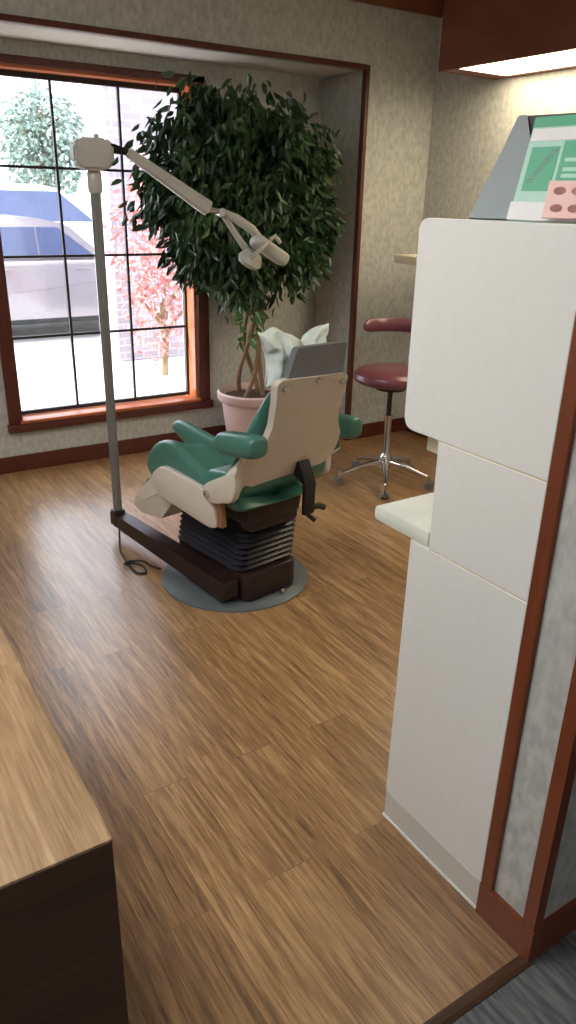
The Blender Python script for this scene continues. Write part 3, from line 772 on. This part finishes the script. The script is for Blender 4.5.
# photo card
po = Vector((1.232, 1.028, CT)); ps = Vector((.008, -.09, 0)); pt = Vector((.032, .019, .072))
pc = thing('photo_card', 'small pink card with four rosy pictures leaning on the brochure', 'card', tuple(po))
bm = nb(); board(bm, Z0, ps, pt, 0, 1, .1, 1, .002); obj('card', bm, 'br_pink', pc)
for u in (.14, .56):
    for v in (.18, .6):
        bm = nb(); c = ps*(u+.16) + pt*(v+.15); n_ = ps.cross(pt).normalized()
        t = bmesh.new(); vs = [t.verts.new(c + ps*.15*cos(a) + pt*.10*sin(a) + n_*.0022) for a in [2*pi*k/16 for k in range(16)]]; t.faces.new(vs)
        bmesh.ops.solidify(t, geom=list(t.faces), thickness=.0006); merge(bm, t); obj('picture', bm, 'br_red', pc)

# ------------------------------------------------------------------ desk at the left
dk = thing('wood_desk', 'light wood-topped counter block with dark brown front at the left', 'desk', (-.5, 1.4, 0))
bm = nb(); add_box(bm, (-.55, -.548, .744), (.755, .62, .75), .001, 1); obj('top', bm, 'desk_top', dk)
bm = nb(); add_box(bm, (-.55, -.547, 0), (.753, -.527, .7435)); obj('front_panel', bm, 'desk_dark', dk)
bm = nb(); add_box(bm, (.733, -.5265, 0), (.753, .618, .7435)); obj('side_panel', bm, 'desk_dark', dk)
bm = nb(); add_box(bm, (-.55, -.5265, 0), (-.53, .618, .7435)); obj('side_panel', bm, 'desk_dark', dk)
bm = nb(); add_box(bm, (-.5295, .598, 0), (.7325, .618, .7435)); obj('back_panel', bm, 'desk_dark', dk)

# ------------------------------------------------------------------ outside
box_struct('ground', (-30, WY+.23, -.12), (40, 60, -.02), 'ground', label='pale concrete ground outside')
bm = nb(); add_box(bm, (2.87, 7.8, -.02), (3.95, 8.38, 3.6), .01); add_box(bm, (2.82, 7.75, 3.6), (4.0, 8.43, 3.75), .01)
pb = struct('brick_column', bm, 'brick'); pb['label'] = 'pale brick column outside the window'

def car(name, label, x_rear, y0, H, length, width, m, suv=False):
    """A car seen from its side, lying along X; x_rear is its right-hand end, y0 its near side."""
    c = thing(name, label, 'car', (x_rear, y0, -.02), 0, None)
    s = H/1.45
    low = [(-length, .32), (-length+.05, .28), (-length+.5, .2), (-.45, .2), (-.06, .3), (0, .5), (-.03, .78), (-.10, .93*s), (-.5, .97*s), (-length+1.2, .97*s), (-length+.25, .80*s), (-length+.02, .6)]
    bm = nb(); add_prism(bm, round_poly(low, .07, 4), 'y', 0, width, .06, 3); obj('body', bm, m, c)
    if suv: cab = [(-.30, .96*s), (-.95, H-.07), (-1.3, H), (-2.4, H), (-2.75, H-.05), (-3.35, .96*s)]
    else: cab = [(-1.20, .96*s), (-1.65, H-.07), (-2.0, H), (-2.6, H), (-2.95, H-.06), (-3.6, .96*s)]
    t = bmesh.new(); n = len(cab)
    A = []; B = []
    for x, z in cab:
        k = .13*(z-.96*s)/(H-.96*s)
        A.append(t.verts.new((x, .05+k, z))); B.append(t.verts.new((x, width-.05-k, z)))
    t.faces.new(A); t.faces.new(B[::-1])
    for i in range(n): t.faces.new((A[i], B[i], B[(i+1) % n], A[(i+1) % n]))
    bmesh.ops.recalc_face_normals(t, faces=t.faces); bmesh.ops.bevel(t, geom=list(t.edges), offset=.03, segments=2, affect='EDGES')
    bm = nb(); merge(bm, t); obj('cabin', bm, m, c)
    # side windows sit just outside the cabin's flank
    zt = H-.10; zb = 1.0*s
    def fl(z): return .05 + .13*(z-.96*s)/(H-.96*s)
    xs = [(-1.36 if not suv else -.46, -2.03, -1.78 if not suv else -1.02, -2.03), (-2.05, -3.2, -2.05, -2.85)]
    for xb0, xb1, xt0, xt1 in xs:
        for far in (0, 1):
            t = bmesh.new(); Yf = (lambda z, e: (fl(z)-e) if not far else (width-fl(z)+e))
            q = [(xb0, zb), (xb1, zb), (xt1, zt), (xt0, zt)]
            A = [t.verts.new((x, Yf(z, .012), z)) for x, z in q]; B = [t.verts.new((x, Yf(z, -.01), z)) for x, z in q]
            t.faces.new(A); t.faces.new(B[::-1])
            for i in range(4): t.faces.new((A[i], B[i], B[(i+1) % 4], A[(i+1) % 4]))
            bmesh.ops.recalc_face_normals(t, faces=t.faces); bm = nb(); merge(bm, t); obj('side_window', bm, 'car_glass', c, smooth=False)
    for xw in (-.95, -length+.95):
        for yw in (.0, width-.2):
            bm = nb(); add_lathe(bm, [(0, 0), (.20, 0), (.30, .01), (.325, .04), (.325, .17), (.30, .2), (0, .2)], (xw, yw-.012 if yw < .1 else yw+.012, .325), 28, axis=(0, 1, 0)); wh = obj('wheel', bm, 'tyre', c)
            bm = nb(); add_lathe(bm, [(0, -.004), (.06, -.006), (.19, -.002), (.2, .005), (0, .005)], (xw, yw-.014 if yw < .1 else yw+.216, .325), 24, axis=(0, 1, 0)); obj('hubcap', bm, 'steel', wh)
    for xh in (-1.55, -2.45):
        bm = nb(); add_box(bm, (xh-.09, -.018, .86*s), (xh+.09, .004, .89*s), .006); obj('door_handle', bm, 'car_glass' if False else m, c)
    bm = nb(); add_box(bm, (-length+1.32, -.008, .215), (-.95-.4, .02, .27), .004); obj('rocker_trim', bm, 'tyre', c)
    return c
car('car', 'silver sedan parked closest outside the window', 4.60, 9.35, 1.40, 4.7, 1.75, 'car_silver')
car('car', 'white taller car parked behind the silver sedan', 5.05, 13.2, 1.80, 4.7, 1.85, 'car_white', True)

# maple by the column
def bush(name, label, cat, c, rad, n, size, m, trunk_h, group=None, trunk_r=.04):
    o = thing(name, label, cat, (c[0], c[1], -.02))
    def pl():
        d = Vector((random.gauss(0, 1), random.gauss(0, 1), random.gauss(0, 1))).normalized()
        r = random.uniform(.05, 1)**.5*(1+.15*sin(7*d.x+3*d.z))
        p = Vector((0, 0, c[2])) + Vector((d.x*rad[0], d.y*rad[1], d.z*rad[2]))*r
        if p.z < .12: p.z = .12 + random.random()*.2
        return p, d*.6
    t = leaves(n, pl, size, .3, .5); bm = nb(); merge(bm, t); obj('foliage', bm, m, o, smooth=False)
    bm = nb(); add_tube(bm, [(0, 0, 0), (.03, 0, trunk_h*.5), (0, 0, trunk_h)], [trunk_r, trunk_r*.8, trunk_r*.5], 8)
    for k in range(7):
        a = k*.9; add_tube(bm, [(0, 0, trunk_h*(.5+.06*k)), (rad[0]*.35*cos(a), rad[1]*.35*sin(a), trunk_h*(.8+.06*k)), (rad[0]*.7*cos(a), rad[1]*.7*sin(a), trunk_h*(1+.06*k))], [trunk_r*.5, trunk_r*.35, trunk_r*.15], 6)
    obj('trunk', bm, 'bark', o); return o
bush('japanese_maple', 'red-leaved maple shrub in front of the brick column', 'shrub', (3.04, 7.0, 1.10), (.46, .40, .95), 1300, .075, 'maple', .7)
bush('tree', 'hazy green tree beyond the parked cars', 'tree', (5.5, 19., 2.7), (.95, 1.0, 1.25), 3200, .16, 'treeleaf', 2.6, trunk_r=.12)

# ------------------------------------------------------------------ lights
def fill_panel(x, y, sx, sy, name_label, group=None):  # unseen panels added under the ceiling to brighten room and hall
    t = thing('ceiling_light', name_label, 'ceiling light', (x, y, CZ), 0, group)
    bm = nb(); add_box(bm, (-sx/2, -sy/2, -.018), (sx/2, sy/2, -.008)); obj('lens', bm, 'troffer', t, smooth=False)
    bm = nb()
    for a, b in (((-sx/2-.03, -sy/2-.03), (sx/2+.03, -sy/2)), ((-sx/2-.03, sy/2), (sx/2+.03, sy/2+.03)), ((-sx/2-.03, -sy/2), (-sx/2, sy/2)), ((sx/2, -sy/2), (sx/2+.03, sy/2))):
        add_box(bm, (a[0], a[1], -.024), (b[0], b[1], -.001), .003)
    obj('frame', bm, 'laminate', t)
fill_panel(-.35, 1.62, .6, 1.2, 'long lit ceiling light over the wood-topped counter', 'ceiling lights')
fill_panel(-1.9, 2.7, .6, .6, 'square lit ceiling light near the left wall', 'ceiling lights')
fill_panel(-1.0, -1.0, .6, .6, 'lit square ceiling light in the carpeted hall')
wd = bpy.data.worlds.new('world'); SC.world = wd; wd.use_nodes = True
nt = wd.node_tree; bg = nt.nodes['Background']
sky = nt.nodes.new('ShaderNodeTexSky'); sky.sky_type = 'HOSEK_WILKIE'; sky.turbidity = 7.; sky.ground_albedo = .5
sky.sun_direction = Vector((-.75, .25, .65)).normalized()
mx = nt.nodes.new('ShaderNodeMix'); mx.data_type = 'RGBA'; mx.inputs['Factor'].default_value = .65
nt.links.new(sky.outputs[0], mx.inputs['A']); mx.inputs['B'].default_value = (.84, .90, 1., 1)
nt.links.new(mx.outputs['Result'], bg.inputs['Color']); bg.inputs['Strength'].default_value = 7.

sd = bpy.data.lights.new('sun', 'SUN'); sd.energy = 12.; sd.angle = RD(1.5); sd.color = (1, .96, .9)
so = bpy.data.objects.new('sun', sd); COL.objects.link(so)
so.rotation_euler = (-Vector((-.80, .12, .62))).to_track_quat('-Z', 'Y').to_euler()

# ------------------------------------------------------------------ camera
f_px, pitch, roll, yaw = 748.1, .39623, .02422, .57872
fw = Vector((sin(yaw)*cos(pitch), cos(yaw)*cos(pitch), -sin(pitch)))
r0 = Vector((cos(yaw), -sin(yaw), 0)); u0 = r0.cross(fw)
r1 = r0*cos(roll) + u0*sin(roll); u1 = -r0*sin(roll) + u0*cos(roll)
cd = bpy.data.cameras.new('camera'); cd.sensor_fit = 'VERTICAL'; cd.sensor_height = 36; cd.lens = f_px/1024*36
cd.clip_start = .02
co = bpy.data.objects.new('camera', cd); COL.objects.link(co)
mtx = Matrix((r1, u1, -fw)).transposed().to_4x4(); mtx.translation = (0, 0, 1.65)
co.matrix_world = mtx
SC.camera = co

SC.view_settings.view_transform = 'Standard'; SC.view_settings.look = 'None'
SC.view_settings.exposure = .3; SC.view_settings.gamma = 1.; SC.view_settings.use_curve_mapping = False
SC.cycles.use_denoising = True
SC.cycles.max_bounces = 10; SC.cycles.diffuse_bounces = 6; SC.cycles.transparent_max_bounces = 12
SC.cycles.sample_clamp_indirect = 8
